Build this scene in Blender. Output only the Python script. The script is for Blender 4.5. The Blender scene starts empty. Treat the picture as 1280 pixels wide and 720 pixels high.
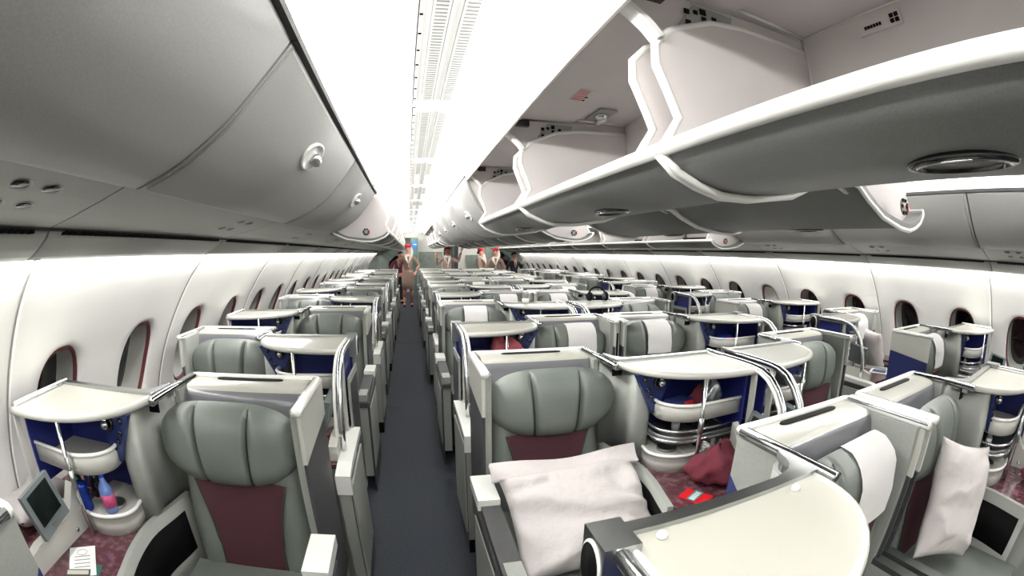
import bpy, bmesh, math, random
from mathutils import Vector, Matrix
random.seed(7)
SC = bpy.context.scene
COL = SC.collection
PI = math.pi

# ------------------------------------------------------------------ materials
MATS = {}
def mat(name, col, rough=.5, metal=0., spec=.5, noise=None, bump=None, emit=None, coat=0., trans=0.):
    m = bpy.data.materials.new(name); m.use_nodes = True
    nt = m.node_tree; b = nt.nodes['Principled BSDF']
    def lin(c): return tuple(((v/255)/12.92 if v/255 <= .04045 else ((v/255+.055)/1.055)**2.4) for v in c)
    c = lin(col)
    b.inputs['Base Color'].default_value = (*c, 1)
    b.inputs['Roughness'].default_value = rough
    b.inputs['Metallic'].default_value = metal
    b.inputs['Specular IOR Level'].default_value = spec
    if coat: b.inputs['Coat Weight'].default_value = coat; b.inputs['Coat Roughness'].default_value = .1
    if trans: b.inputs['Transmission Weight'].default_value = trans
    tc = None
    if noise:
        sc_, det, c2, lo, hi = noise
        tc = nt.nodes.new('ShaderNodeTexCoord')
        n = nt.nodes.new('ShaderNodeTexNoise'); n.inputs['Scale'].default_value = sc_; n.inputs['Detail'].default_value = det
        r = nt.nodes.new('ShaderNodeValToRGB')
        r.color_ramp.elements[0].position = lo; r.color_ramp.elements[1].position = hi
        r.color_ramp.elements[0].color = (*c, 1); r.color_ramp.elements[1].color = (*lin(c2), 1)
        nt.links.new(tc.outputs['Object'], n.inputs['Vector']); nt.links.new(n.outputs['Fac'], r.inputs['Fac'])
        nt.links.new(r.outputs['Color'], b.inputs['Base Color'])
    if bump:
        if not tc: tc = nt.nodes.new('ShaderNodeTexCoord')
        n2 = nt.nodes.new('ShaderNodeTexNoise'); n2.inputs['Scale'].default_value = bump[0]; n2.inputs['Detail'].default_value = 3
        bp = nt.nodes.new('ShaderNodeBump'); bp.inputs['Strength'].default_value = bump[1]; bp.inputs['Distance'].default_value = bump[2]
        nt.links.new(tc.outputs['Object'], n2.inputs['Vector']); nt.links.new(n2.outputs['Fac'], bp.inputs['Height'])
        nt.links.new(bp.outputs['Normal'], b.inputs['Normal'])
    if emit:
        b.inputs['Emission Color'].default_value = (*lin(emit[0]), 1); b.inputs['Emission Strength'].default_value = emit[1]
    MATS[name] = m
    return m
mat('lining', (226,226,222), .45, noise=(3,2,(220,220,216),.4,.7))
mat('seam', (128,128,125), .6)
mat('dark_seam', (45,45,46), .6)
mat('ceiling_white', (240,240,238), .6)
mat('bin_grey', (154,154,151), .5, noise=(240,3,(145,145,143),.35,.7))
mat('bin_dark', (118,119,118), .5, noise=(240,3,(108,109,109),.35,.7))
mat('bin_inner', (214,208,206), .6, noise=(4,2,(206,200,199),.3,.7))
mat('rim_white', (240,240,236), .3, coat=.3)
mat('panel_grey', (164,165,161), .5, noise=(220,3,(155,156,152),.35,.7))
mat('black', (9,9,10), .75, spec=.2)
mat('lens_dark', (25,25,28), .1, coat=.5)
mat('chrome', (215,217,219), .16, 1.)
mat('satin', (178,180,180), .3, 1.)
mat('leather', (110,116,110), .42, bump=(180,.25,.002), noise=(7,3,(101,107,102),.35,.7))
mat('leather_dark', (58,62,60), .45, bump=(180,.2,.002))
mat('piping', (52,55,53), .5)
mat('burgundy', (72,36,44), .8, noise=(120,4,(70,34,44),.35,.65), bump=(250,.3,.002))
mat('cloth_white', (214,212,211), .85, bump=(14,.35,.01))
mat('pillow_white', (196,190,189), .85, bump=(11,.7,.02))
mat('cream', (192,192,185), .38, coat=.25)
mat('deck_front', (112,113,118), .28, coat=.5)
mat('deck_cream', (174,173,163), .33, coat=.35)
mat('shell_grey', (156,159,153), .42, noise=(160,3,(149,152,147),.35,.7))
mat('side_dark', (70,70,72), .55, noise=(150,3,(60,60,63),.35,.65))
mat('side_blue', (44,54,110), .5, noise=(90,3,(38,46,98),.35,.65))
mat('marble', (84,46,54), .25, coat=.4, noise=(38,7,(128,92,98),.45,.75))
mat('led_blue_tint', (36,44,116), .35, coat=.3)  # blue LED glow of the shelves, put into their base colour
mat('blue_panel', (36,50,104), .35, coat=.3, noise=(30,2,(28,40,86),.4,.7))
mat('wire_grey', (120,122,122), .3, .6)
mat('handset', (104,112,114), .35, coat=.3)
mat('screen', (10,20,18), .12, coat=.6)
mat('carpet', (44,48,56), .95, noise=(160,6,(70,74,82),.4,.68), bump=(200,.5,.004))
mat('window_rim', (96,46,50), .5)
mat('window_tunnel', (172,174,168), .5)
mat('pane', (8,10,10), .05, coat=1.)
mat('shade', (226,225,219), .6)
mat('bulk_grey', (132,142,134), .6, noise=(9,4,(118,128,120),.4,.7))
mat('bulk_cream', (216,215,207), .6)
mat('door_dark', (60,62,62), .5)
mat('sky_blue_screen', (40,96,150), .3, emit=((50,120,190),.5))
mat('teal', (88,120,114), .5)
mat('red', (206,22,32), .5)
mat('red_hat', (196,24,36), .6)
mat('skin', (232,172,152), .5)
mat('uniform', (176,146,132), .8)
mat('uniform_dark', (34,34,40), .7)
mat('scarf', (240,236,230), .8)
mat('hair', (28,20,18), .6)
mat('shoe', (74,28,34), .4)
mat('stocking', (150,92,84), .6)
mat('shirt', (235,235,235), .7)
mat('bottle_blue', (96,122,180), .1, coat=.4)
mat('bottle_green', (16,70,34), .1, coat=.6)
mat('bottle_dark', (24,22,30), .1, coat=.6)
mat('bottle_clear', (170,180,190), .08, coat=.6)
mat('cap_blue', (30,60,190), .4)
mat('label_white', (232,232,234), .5)
mat('label_pink', (176,66,112), .5)
mat('can_blue', (30,60,150), .25, .5)
mat('foil', (200,205,212), .25, .8)
mat('maroon_cloth', (112,44,58), .9, bump=(30,.5,.01))
mat('pink_cloth', (190,96,104), .9, bump=(30,.5,.01))
mat('packet_teal', (40,150,150), .5)
mat('paper', (236,236,232), .7)
mat('paper_dark', (70,60,48), .6)
mat('paper_green', (40,90,80), .6)
mat('lamp_lens', (255,255,255), .5, emit=((255,253,248),6))

# ------------------------------------------------------------------ mesh builder
class MB:
    def __init__(s): s.bm = bmesh.new(); s.mats = []
    def _m(s, name):
        if name not in s.mats: s.mats.append(name)
        return s.mats.index(name)
    def add(s, verts, faces, m, smooth=False):
        i = s._m(m); vs = [s.bm.verts.new(v) for v in verts]; out = []
        for f in faces:
            try:
                fc = s.bm.faces.new([vs[k] for k in f]); fc.material_index = i; fc.smooth = smooth; out.append(fc)
            except ValueError: pass
        return vs, out
    def bevel(s, faces, w, seg=2):
        es = list({e for f in faces for e in f.edges})
        es = [e for e in es if len(e.link_faces) == 2 and e.calc_face_angle(0) > .5]
        r = bmesh.ops.bevel(s.bm, geom=es, offset=w, segments=seg, affect='EDGES', profile=.5, clamp_overlap=True)
        for f in r['faces']: f.smooth = True
    def box(s, x0, x1, y0, y1, z0, z1, m, bev=0, seg=2, smooth=False):
        v = [(x, y, z) for x in (x0, x1) for y in (y0, y1) for z in (z0, z1)]
        _, f = s.add(v, [(0,1,3,2),(4,6,7,5),(0,4,5,1),(2,3,7,6),(0,2,6,4),(1,5,7,3)], m, smooth)
        if bev: s.bevel(f, bev, seg)
        return s
    def prism(s, poly, ax, a0, a1, m, bev=0, smooth=False, seg=2):
        # poly: list of 2D points in the plane perpendicular to ax
        def P(p, a): return {'x': (a, p[0], p[1]), 'y': (p[0], a, p[1]), 'z': (p[0], p[1], a)}[ax]
        n = len(poly)
        v = [P(p, a0) for p in poly] + [P(p, a1) for p in poly]
        fs = [tuple(range(n)), tuple(range(2*n-1, n-1, -1))]
        fs += [(i, (i+1) % n + 0, (i+1) % n + n, i+n) for i in range(n)]
        _, f = s.add(v, fs, m)
        if smooth:
            for q in f[2:]: q.smooth = True
        if bev: s.bevel(f, bev, seg)
        return s
    def strip(s, path, ax, a0, a1, th, m, smooth=True):
        # a bent sheet with thickness: path is a 2D polyline, offset by th to its left
        n = len(path); off = []
        for i in range(n):
            p = Vector(path[max(i-1, 0)]); q = Vector(path[min(i+1, n-1)]); d = (q-p).normalized()
            off.append((path[i][0]-d.y*th, path[i][1]+d.x*th))
        poly = list(path) + off[::-1]
        def P(p, a): return {'x': (a, p[0], p[1]), 'y': (p[0], a, p[1]), 'z': (p[0], p[1], a)}[ax]
        N = 2*n
        v = [P(p, a0) for p in poly] + [P(p, a1) for p in poly]
        fs = []
        for i in range(n-1):
            j = N-1-i
            fs.append((i, i+1, j-1, j)); fs.append((N+j, N+j-1, N+i+1, N+i))
        fs += [(i, i+N, (i+1) % N + N, (i+1) % N) for i in range(N)]
        _, f = s.add(v, fs, m)
        if smooth:
            for k, q in enumerate(f[2*(n-1):]):
                if k not in (n-1, N-1): q.smooth = True
        return s
    def tube(s, pts, r, m, n=8, cap=True, sx=1, sz=1):
        pts = [Vector(p) for p in pts]; rings = []; vs = []
        ext = [max(p[i] for p in pts)-min(p[i] for p in pts) for i in range(3)]
        up = Vector((0,1,0)) if ext[1] < 1e-4 and ext[2] > 1e-4 else (Vector((1,0,0)) if ext[0] < 1e-4 and ext[2] > 1e-4 else Vector((0,0,1)))
        for i, p in enumerate(pts):
            d = (pts[min(i+1, len(pts)-1)] - pts[max(i-1, 0)]).normalized()
            a = d.cross(up)
            if a.length < .05: a = d.cross(Vector((1,0,0)) if abs(d.x) < .9 else Vector((0,1,0)))
            a.normalize(); b = a.cross(d).normalized()
            rr = r[i] if isinstance(r, (list, tuple)) else r
            for k in range(n):
                t = 2*PI*k/n
                vs.append(p + a*math.cos(t)*rr*sx + b*math.sin(t)*rr*sz)
        fs = []
        for i in range(len(pts)-1):
            for k in range(n):
                fs.append((i*n+k, i*n+(k+1) % n, (i+1)*n+(k+1) % n, (i+1)*n+k))
        if cap: fs += [tuple(range(n-1, -1, -1)), tuple(range((len(pts)-1)*n, len(pts)*n))]
        s.add(vs, fs, m, True)
        return s
    def lathe(s, prof, m, c=(0,0,0), n=20, axis=None, a=1, b=1):
        # prof list of (r, z); axis: matrix to orient
        M = axis if axis else Matrix.Identity(3)
        vs = []; fs = []
        for r, z in prof:
            for k in range(n):
                t = 2*PI*k/n
                vs.append(Vector(c) + M @ Vector((r*math.cos(t)*a, r*math.sin(t)*b, z)))
        for i in range(len(prof)-1):
            for k in range(n):
                fs.append((i*n+k, i*n+(k+1) % n, (i+1)*n+(k+1) % n, (i+1)*n+k))
        if prof[0][0] > 1e-6: fs.append(tuple(range(n-1, -1, -1)))
        if prof[-1][0] > 1e-6: fs.append(tuple(range((len(prof)-1)*n, len(prof)*n)))
        s.add(vs, fs, m, True)
        return s
    def ball(s, c, rx, ry, rz, m, nu=16, nv=10):
        prof = [(math.sin(PI*i/nv), -math.cos(PI*i/nv)) for i in range(nv+1)]
        vs = []; fs = []
        for r, z in prof:
            for k in range(nu):
                t = 2*PI*k/nu; vs.append((c[0]+rx*r*math.cos(t), c[1]+ry*r*math.sin(t), c[2]+rz*z))
        for i in range(nv):
            for k in range(nu): fs.append((i*nu+k, i*nu+(k+1) % nu, (i+1)*nu+(k+1) % nu, (i+1)*nu+k))
        vv, _ = s.add(vs, fs, m, True)
        bmesh.ops.remove_doubles(s.bm, verts=vv, dist=1e-6)
        return s
    def grid(s, fn, us, vs_, m, smooth=True):
        n = len(vs_); v = [fn(u, w) for u in us for w in vs_]
        f = [(i*n+j, (i+1)*n+j, (i+1)*n+j+1, i*n+j+1) for i in range(len(us)-1) for j in range(n-1)]
        return s.add(v, f, m, smooth)
    def mesh(s, name, mirror=False):
        if mirror:
            for v in s.bm.verts: v.co.x = -v.co.x
        bmesh.ops.recalc_face_normals(s.bm, faces=s.bm.faces)
        me = bpy.data.meshes.new(name); s.bm.to_mesh(me); s.bm.free()
        for m in s.mats: me.materials.append(MATS[m])
        return me
def link(name, me, parent=None, loc=(0,0,0), rz=0):
    o = bpy.data.objects.new(name, me); COL.objects.link(o)
    o.location = loc; o.rotation_euler = (0, 0, rz)
    if parent: o.parent = parent
    return o
def tag(o, label=None, cat=None, group=None, kind=None):
    if label: o['label'] = label
    if cat: o['category'] = cat
    if group: o['group'] = group
    if kind: o['kind'] = kind
    return o
def empty(name, loc=(0,0,0), rz=0):
    o = bpy.data.objects.new(name, None); COL.objects.link(o); o.location = loc; o.rotation_euler = (0,0,rz)
    o.empty_display_size = .1
    return o
def struct(name, mb, loc=(0,0,0), parent=None):
    o = link(name, mb.mesh(name), parent, loc)
    if not parent: o['kind'] = 'structure'
    return o
def catmull(pts, k=6):
    out = []; P = [Vector(p) for p in pts]
    for i in range(len(P)-1):
        p0 = P[max(i-1,0)]; p1 = P[i]; p2 = P[i+1]; p3 = P[min(i+2, len(P)-1)]
        for j in range(k):
            t = j/k
            out.append(tuple(.5*((2*p1)+(-p0+p2)*t+(2*p0-5*p1+4*p2-p3)*t*t+(-p0+3*p1-3*p2+p3)*t**3)))
    out.append(tuple(P[-1]))
    return out
ORD = ['nearest','second','third','fourth','fifth','sixth','seventh','eighth','ninth','tenth','eleventh','twelfth','thirteenth','fourteenth','fifteenth']

# ------------------------------------------------------------------ camera (15-16 mm fisheye lens)
cd = bpy.data.cameras.new('camera'); cam = bpy.data.objects.new('camera', cd); COL.objects.link(cam)
cd.type = 'PANO'; cd.panorama_type = 'FISHEYE_EQUISOLID'
cd.sensor_width = 36; cd.sensor_fit = 'HORIZONTAL'; cd.fisheye_lens = 568.4/1280*36; cd.fisheye_fov = math.radians(180)
yaw, pitch, roll = math.radians(12.90), math.radians(4.31), math.radians(.48)
F = Vector((math.sin(yaw)*math.cos(pitch), math.cos(yaw)*math.cos(pitch), -math.sin(pitch)))
r0 = Vector((math.cos(yaw), -math.sin(yaw), 0)); u0 = r0.cross(F)
R_ = r0*math.cos(roll)+u0*math.sin(roll); U_ = -r0*math.sin(roll)+u0*math.cos(roll)
M = Matrix((R_, U_, -F)).transposed().to_4x4(); M.translation = (-1.256, 0, 1.463)
cam.matrix_world = M
cd.clip_start = .02
SC.camera = cam

# ================================================================== SETTING
Y0, Y1 = -2.2, 15.0
WP = [(2.325,1.484),(2.43,1.37),(2.53,1.22),(2.62,1.06),(2.69,.90),(2.74,.74),(2.77,.56),(2.78,.3),(2.78,0)]
WPs = catmull(WP, 5)
# arc-length table of the sidewall profile
SL = [0]
for a, b in zip(WPs, WPs[1:]): SL.append(SL[-1]+math.dist(a, b))
def wall_at(s):
    s = max(0, min(s, SL[-1]-1e-6))
    for i in range(len(SL)-1):
        if SL[i+1] >= s:
            t = (s-SL[i])/(SL[i+1]-SL[i]); a, b = WPs[i], WPs[i+1]
            d = Vector((b[0]-a[0], b[1]-a[1])).normalized()
            return (a[0]+(b[0]-a[0])*t, a[1]+(b[1]-a[1])*t), Vector((-d.y, d.x))   # outward normal (x,z)
def s_of_z(z):
    for i in range(len(SL)-1):
        if WPs[i][1] >= z >= WPs[i+1][1]:
            return SL[i]+(SL[i+1]-SL[i])*(WPs[i][1]-z)/(WPs[i][1]-WPs[i+1][1])
SC_W = s_of_z(.955)           # window centre along the wall
WA, WB = .158, .262           # half width and half height of the bezel
WIN_Y = [-.688+.635*k+.635 for k in range(24)]   # -.053, .582, 1.217 ...
WIN_Y = [y for y in WIN_Y]
def loop(a, b, n=40, e=2.6):
    out = []
    for k in range(n):
        t = 2*PI*k/n + PI/n; c, s = math.cos(t), math.sin(t)
        r = (abs(c)**e+abs(s)**e)**(-1/e)
        out.append((a*r*c, b*r*s))
    return out
def wpos(sg, y, ds, depth):
    (x, z), nrm = wall_at(SC_W+ds)
    # outward = +x side
    ox, oz = (abs(nrm.x), nrm.y if nrm.x > 0 else -nrm.y)
    return (sg*(x+ox*depth), y, z+oz*depth)
HS = .31
for sg, side in ((-1,'left'), (1,'right')):
    b = MB()
    s0, s1 = SC_W-HS, SC_W+HS
    def P(s, y):
        (x, z), _ = wall_at(s); return (sg*x, y, z)
    ys = [Y0, WIN_Y[0]-.3175]
    # upper and lower plain bands
    b.grid(lambda u, w: P(u, w), [s0*i/5 for i in range(6)], [Y0+(Y1-Y0)*i/24 for i in range(25)], 'lining')
    b.grid(lambda u, w: P(u, w), [s1+(SL[-1]-.001-s1)*i/8 for i in range(9)], [Y0+(Y1-Y0)*i/24 for i in range(25)], 'lining')
    b.grid(lambda u, w: P(u, w), [s0+(s1-s0)*i/8 for i in range(9)], [Y0, WIN_Y[0]-.3175], 'lining')
    yend = WIN_Y[-1]+.3175
    b.grid(lambda u, w: P(u, w), [s0+(s1-s0)*i/8 for i in range(9)], [yend, Y1], 'lining') if yend < Y1 else None
    N = 40
    hole = loop(WA, WB, N)
    outer = []
    for (hx, hy) in hole:
        k = max(abs(hx)/.3175, abs(hy)/HS); outer.append((hx/k, hy/k))
    # force corners
    for cx in (-.3175, .3175):
        for cy in (-HS, HS):
            j = min(range(N), key=lambda i: math.dist(outer[i], (cx, cy))); outer[j] = (cx, cy)
    for wi, yc in enumerate(WIN_Y):
        rings = []
        for t in (0, .35, .7, 1):
            rings.append([wpos(sg, yc+o[0]*(1-t)+h[0]*t, o[1]*(1-t)+h[1]*t, 0) for o, h in zip(outer, hole)])
        for sc_, dp in ((.965,.004),(.93,.014),(.905,.028)):
            rings.append([wpos(sg, yc+h[0]*sc_, h[1]*sc_, dp) for h in hole])
        vs = [p for r in rings for p in r]
        fs = [(i*N+k, i*N+(k+1) % N, (i+1)*N+(k+1) % N, (i+1)*N+k) for i in range(len(rings)-1) for k in range(N)]
        b.add(vs, fs, 'lining', True)
    bmesh.ops.remove_doubles(b.bm, verts=b.bm.verts, dist=.0004)
    struct('wall_'+side, b)
    # vertical trim beads between lining panels
    t = MB()
    for k in range(-1, 12):
        yy = .9+1.27*k
        if yy > 14.4: continue
        pts = [(sg*(wall_at(SL[-1]*i/30)[0][0]-.003), yy, wall_at(SL[-1]*i/30)[0][1]) for i in range(31)]
        t.tube(pts, .008, 'rim_white', 6)
        t.tube([(p[0], p[1]-.012, p[2]) for p in pts], .004, 'seam', 5)
    struct('trim_'+('1' if sg < 0 else '2'), t)
# windows: rim, tunnel, pane, shade, handle (shared meshes, mirrored for the right)
def win_meshes(sg):
    N = 40; h = loop(WA, WB, N); out = {}
    def ringmesh(name, specs, m):
        b = MB(); vs = []
        for sc_, dp in specs: vs += [wpos(sg, q[0]*sc_, q[1]*sc_, dp) for q in h]
        fs = [(i*N+k, i*N+(k+1) % N, (i+1)*N+(k+1) % N, (i+1)*N+k) for i in range(len(specs)-1) for k in range(N)]
        b.add(vs, fs, m, True); return b.mesh(name)
    out['frame'] = ringmesh('window_frame', [(.925,.018),(.895,.012),(.86,.016),(.85,.03),(.86,.034)], 'window_rim')
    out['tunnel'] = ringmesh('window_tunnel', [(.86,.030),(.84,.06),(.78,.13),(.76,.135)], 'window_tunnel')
    b = MB(); vs = [wpos(sg, q[0]*.785, q[1]*.785, .134) for q in h]; b.add(vs, [tuple(range(N))], 'pane'); out['pane'] = b.mesh('window_pane')
    b = MB()
    vs = [wpos(sg, q[0]*.84, q[1]*.84, .045) for q in h]; b.add(vs, [tuple(range(N))], 'shade'); out['shade'] = b.mesh('window_shade')
    b = MB(); vs = []
    for dp, k in ((.012,1),(.004,.8)): vs += [wpos(sg, .045*k*math.cos(2*PI*i/16), -WB*.93+.0+.014*k*math.sin(2*PI*i/16), dp) for i in range(16)]
    b.add(vs, [(i,(i+1)%16,(i+1)%16+16,i+16) for i in range(16)]+[tuple(range(16,32))], 'window_rim', True); out['handle'] = b.mesh('shade_handle')
    return out
n = 1
for sg in (-1, 1):
    wm = win_meshes(sg)
    for i, yc in enumerate(WIN_Y):
        f = link('window_%d' % n, wm['frame'], None, (0, yc, 0)); f['kind'] = 'structure'; n += 1
        link('window_tunnel', wm['tunnel'], f); link('pane', wm['pane'], f); link('shade_handle', wm['handle'], f)
        if (sg, i) in ((1, 6), (-1, 9), (1, 13), (1, 18)): link('shade', wm['shade'], f)
# floor
b = MB(); b.box(-2.8, 2.8, Y0, 17.5, -.05, 0, 'carpet'); struct('floor', b)
b = MB()
for y in (1.62, 4.2, 7.4): 
    for x in (-1.285, 1.285): b.box(x-.25, x+.25, y-.004, y+.004, 0, .002, 'dark_seam')
struct('trim_3', b)
# ceiling over the two aisles and the centre
CZ = 2.15
for sg, nm in ((-1,'ceiling'), (1,'ceiling_right')):
    b = MB()
    prof = catmull([(sg*1.60,2.10),(sg*1.57,2.125),(sg*1.48,CZ-.004),(sg*1.3,CZ),(sg*1.05,CZ),(sg*.93,CZ-.005),(sg*.88,2.13)], 5)
    b.strip(prof, 'y', Y0, 17.5, -.02*sg, 'ceiling_white')
    # central spine, seams and air slots
    cx = sg*1.258
    if sg < 0:
        b.box(cx-.006, cx+.006, Y0, 15, CZ-.004, CZ+.002, 'rim_white')
        b.box(cx-.0105, cx-.006, Y0, 15, CZ-.004, CZ+.001, 'dark_seam')
        y = -.5
        while y < 7:
            b.box(cx-.005, cx+.005, y, y+.012, CZ-.006, CZ, 'black'); y += .127
    for k in range(-1, 11):
        y = 2.02+1.27*k
        b.box(sg*1.258-.33, sg*1.258+.33, y-.014, y+.014, CZ-.006, CZ+.002, 'rim_white', .004)
        b.box(sg*1.258-.33, sg*1.258+.33, y+.015, y+.020, CZ-.005, CZ+.002, 'seam')
        for j, xx in enumerate((cx-sg*-.045, cx-sg*-.115)):
            xx = cx+.055+.085*j if sg < 0 else cx-.055-.085*j
            y0_, y1_ = y+.08, y+1.19
            b.box(xx-.028, xx+.028, y0_-.004, y1_+.004, CZ-.003, CZ+.001, 'seam'); b.box(xx-.024, xx+.024, y0_, y1_, CZ-.006, CZ+.001, 'rim_white', .002, 1)
            if k < 4:
                q = y0_+.02
                while q < y1_-.02:
                    if q < y0_+(1.1 if k < 1 else .5): b.box(xx-.018, xx+.018, q, q+.009, CZ-.0075, CZ-.004, 'seam')
                    q += .022
    o = struct(nm, b)
b = MB()
b.box(-.90, .90, Y0, 15, 2.161, 2.2, 'ceiling_white'); struct('trim_4', b)
# end wall of the cabin with its openings, and what lies behind
b = MB()
zc = 2.3
def wallbox(x0, x1, z0, z1, m='bulk_cream'): b.box(x0, x1, 15.0, 15.06, z0, z1, m)
wallbox(-2.8, -1.62, 0, zc, 'bulk_grey'); wallbox(-1.0, -.14, 0, zc); wallbox(.36, 1.05, 0, zc); wallbox(1.75, 2.8, 0, zc, 'bulk_grey')
wallbox(-1.62, -1.0, 1.98, zc); wallbox(-.14, .36, 1.9, zc); wallbox(1.05, 1.75, 1.98, zc)
b.box(-.98, -.2, 14.96, 15.0, .0, 1.52, 'bulk_grey', .01); b.box(.62, 1.0, 14.94, 15.0, 0, 1.42, 'bulk_grey', .02)
b.box(-2.3, -1.62, 14.9, 15.0, 0, 1.75, 'bulk_grey', .02)
struct('wall_rear', b)
b = MB(); b.box(-2.8, 2.8, 17.4, 17.5, 0, 2.3, 'bulk_cream'); struct('wall_far', b)
b = MB(); b.box(-2.8, 2.8, Y0-.05, Y0, 0, 2.4, 'bulk_cream'); struct('wall_front', b)
b = MB(); b.box(-.13, .35, 15.07, 15.12, 0, 1.9, 'door_dark', .01); b.box(.18,.2,15.05,15.07,.2,1.8,'bulk_grey'); struct('door_1', b)
for sg in (-1, 1):
    b = MB(); b.box(sg*2.76, sg*2.84, 14.4, 17.5, 0, 2.3, 'bulk_grey'); struct('wall_galley_'+('left' if sg < 0 else 'right'), b)
    b = MB()
    b.strip([(sg*2.325,1.50),(sg*2.55,1.62),(sg*2.6,2.2),(sg*1.6,2.3)], 'y', Y0, 15, .01*sg, 'bin_dark', smooth=False); struct('trim_'+('5' if sg < 0 else '6'), b)
# pieces at the far end
t = tag(empty('galley_cabinet', (-1.72, 14.4, 0)), 'dark galley cabinet with a grey trolley front at the far left aisle end', 'cabinet')
b = MB(); b.box(-.2,.14,-.2,.2,.0,1.0,'door_dark',.01); b.prism([(-.2,1.0),(.14,1.0),(.14,1.38),(.0,1.4),(-.2,1.2)],'y',-.2,.2,'black',.01); link('cabinet_body', b.mesh('cabinet_body'), t)
b = MB(); b.box(-.12,.13,-.23,-.2,.75,1.16,'shell_grey',.01); link('trolley_front', b.mesh('trolley_front'), t)
t = tag(empty('wall_screen', (-1.13, 14.7, 0)), 'lit blue screen on a teal panel behind the left aisle', 'screen')
b = MB(); b.box(-.1,.12,-.03,.03,.0,1.95,'teal',.01); link('teal_panel', b.mesh('teal_panel'), t)
b = MB(); b.box(-.08,.1,-.045,-.03,1.62,1.85,'sky_blue_screen',.005); b.box(-.02,.08,-.05,-.045,1.74,1.77,'label_white'); link('screen', b.mesh('screen'), t)
t = tag(empty('folded_partition', (1.5, 14.2, 0)), 'slanted green grey stair partition behind the far crew members', 'partition')
b = MB(); b.prism([(-.35,0),(.5,0),(.5,1.25),(.1,1.7),(-.35,1.75)],'y',.0,.06,'bulk_grey',.01); link('panel', b.mesh('panel'), t)
b = MB(); b.prism([(-.1,1.2),(.42,1.05),(.42,1.3),(.05,1.62),(-.1,1.5)],'y',-.03,.0,'lens_dark'); link('glass', b.mesh('glass'), t)
b = MB(); b.tube([(-.25,-.05,1.66),(.05,-.05,1.6),(.45,-.05,1.3)], .02, 'teal'); link('handrail', b.mesh('handrail'), t)

for sg in (-1, 1):
    b = MB(); b.box(sg*2.56, sg*2.775, Y0, 14.4, .0, .63, 'shell_grey'); b.box(sg*2.55, sg*2.775, Y0, 14.4, .63, .65, 'marble'); 
    struct('trim_'+('7' if sg < 0 else '8'), b)
# ================================================================== OVERHEAD BINS AND SERVICE PANELS
BL = 1.27; G = .006
def closed_meshes(kind):
    if kind == 'side': prof = [(-1.88,1.613),(-1.83,1.626),(-1.778,1.647),(-1.727,1.674),(-1.655,1.728),(-1.606,1.784),(-1.561,1.848),(-1.527,1.905)]
    else: prof = [(-.06,1.73),(-.2,1.668),(-.38,1.63),(-.52,1.64),(-.64,1.70),(-.73,1.79),(-.79,1.89),(-.83,1.97),(-.855,2.04)]
    sm = catmull(prof, 4); out = {}
    b = MB(); b.strip(sm if kind == 'side' else sm[::-1], 'y', G, BL-G, .025, 'bin_grey'); out['door'] = b
    b = MB()
    if kind == 'side':
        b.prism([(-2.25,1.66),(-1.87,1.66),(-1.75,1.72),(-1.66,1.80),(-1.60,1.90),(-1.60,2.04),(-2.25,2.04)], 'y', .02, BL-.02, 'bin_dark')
        b.strip([(-1.515,1.925),(-1.545,1.985),(-1.60,2.10)], 'y', .001, BL-.001, .01, 'rim_white', smooth=False)
        b.box(-1.545,-1.512, .001, BL-.001, 1.907, 1.925, 'dark_seam')
        b.tube([(p[0]-.012, .014, p[1]+.004) for p in sm[3:]], .013, 'seam', 6)
    else:
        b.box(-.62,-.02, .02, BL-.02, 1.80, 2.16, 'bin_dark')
        b.strip([(-.845,2.056),(-.86,2.10),(-.885,2.15)], 'y', .001, BL-.001, -.01, 'rim_white', smooth=False)
        b.box(-.86,-.83, .001, BL-.001, 2.04, 2.056, 'dark_seam')
        b.tube([(p[0]+.012, .014, p[1]+.004) for p in sm], .013, 'seam', 6)
    out['body'] = b
    b = MB()
    if kind == 'side': poly = sm + [(-1.60,2.03),(-2.2,2.03),(-2.2,1.66),(-1.88,1.645)]
    else: poly = sm + [(-.80,2.14),(-.03,2.14)]
    b.prism(poly, 'y', .022, .030, 'bin_inner'); out['end_panel'] = b
    b = MB()
    if kind == 'side': x, z, a = -1.598, 1.79, math.radians(40)
    else: x, z, a = -.735, 1.80, math.radians(38)
    ax = Matrix(((0,math.sin(a),math.cos(a)),(1,0,0),(0,math.cos(a),-math.sin(a)))) if kind == 'side' else Matrix(((0,-math.sin(a),-math.cos(a)),(1,0,0),(0,math.cos(a),-math.sin(a))))
    # local x -> cabin y, local y -> along the door, local z -> outward
    b.lathe([(.050,-.004),(.052,.005),(.046,.008),(.041,.002)], 'rim_white', (x, .635, z), 24, ax, a=1.9, b=1.0)
    b.lathe([(.043,.0005),(.0,.0012)], 'bin_dark', (x, .635, z), 24, ax, a=1.9, b=1.0)
    p = Vector((x, .675, z)) + ax @ Vector((0,0,.008)); b.ball(tuple(p), .020, .045, .024, 'satin', 12, 8)
    out['latch'] = b
    return out
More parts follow.
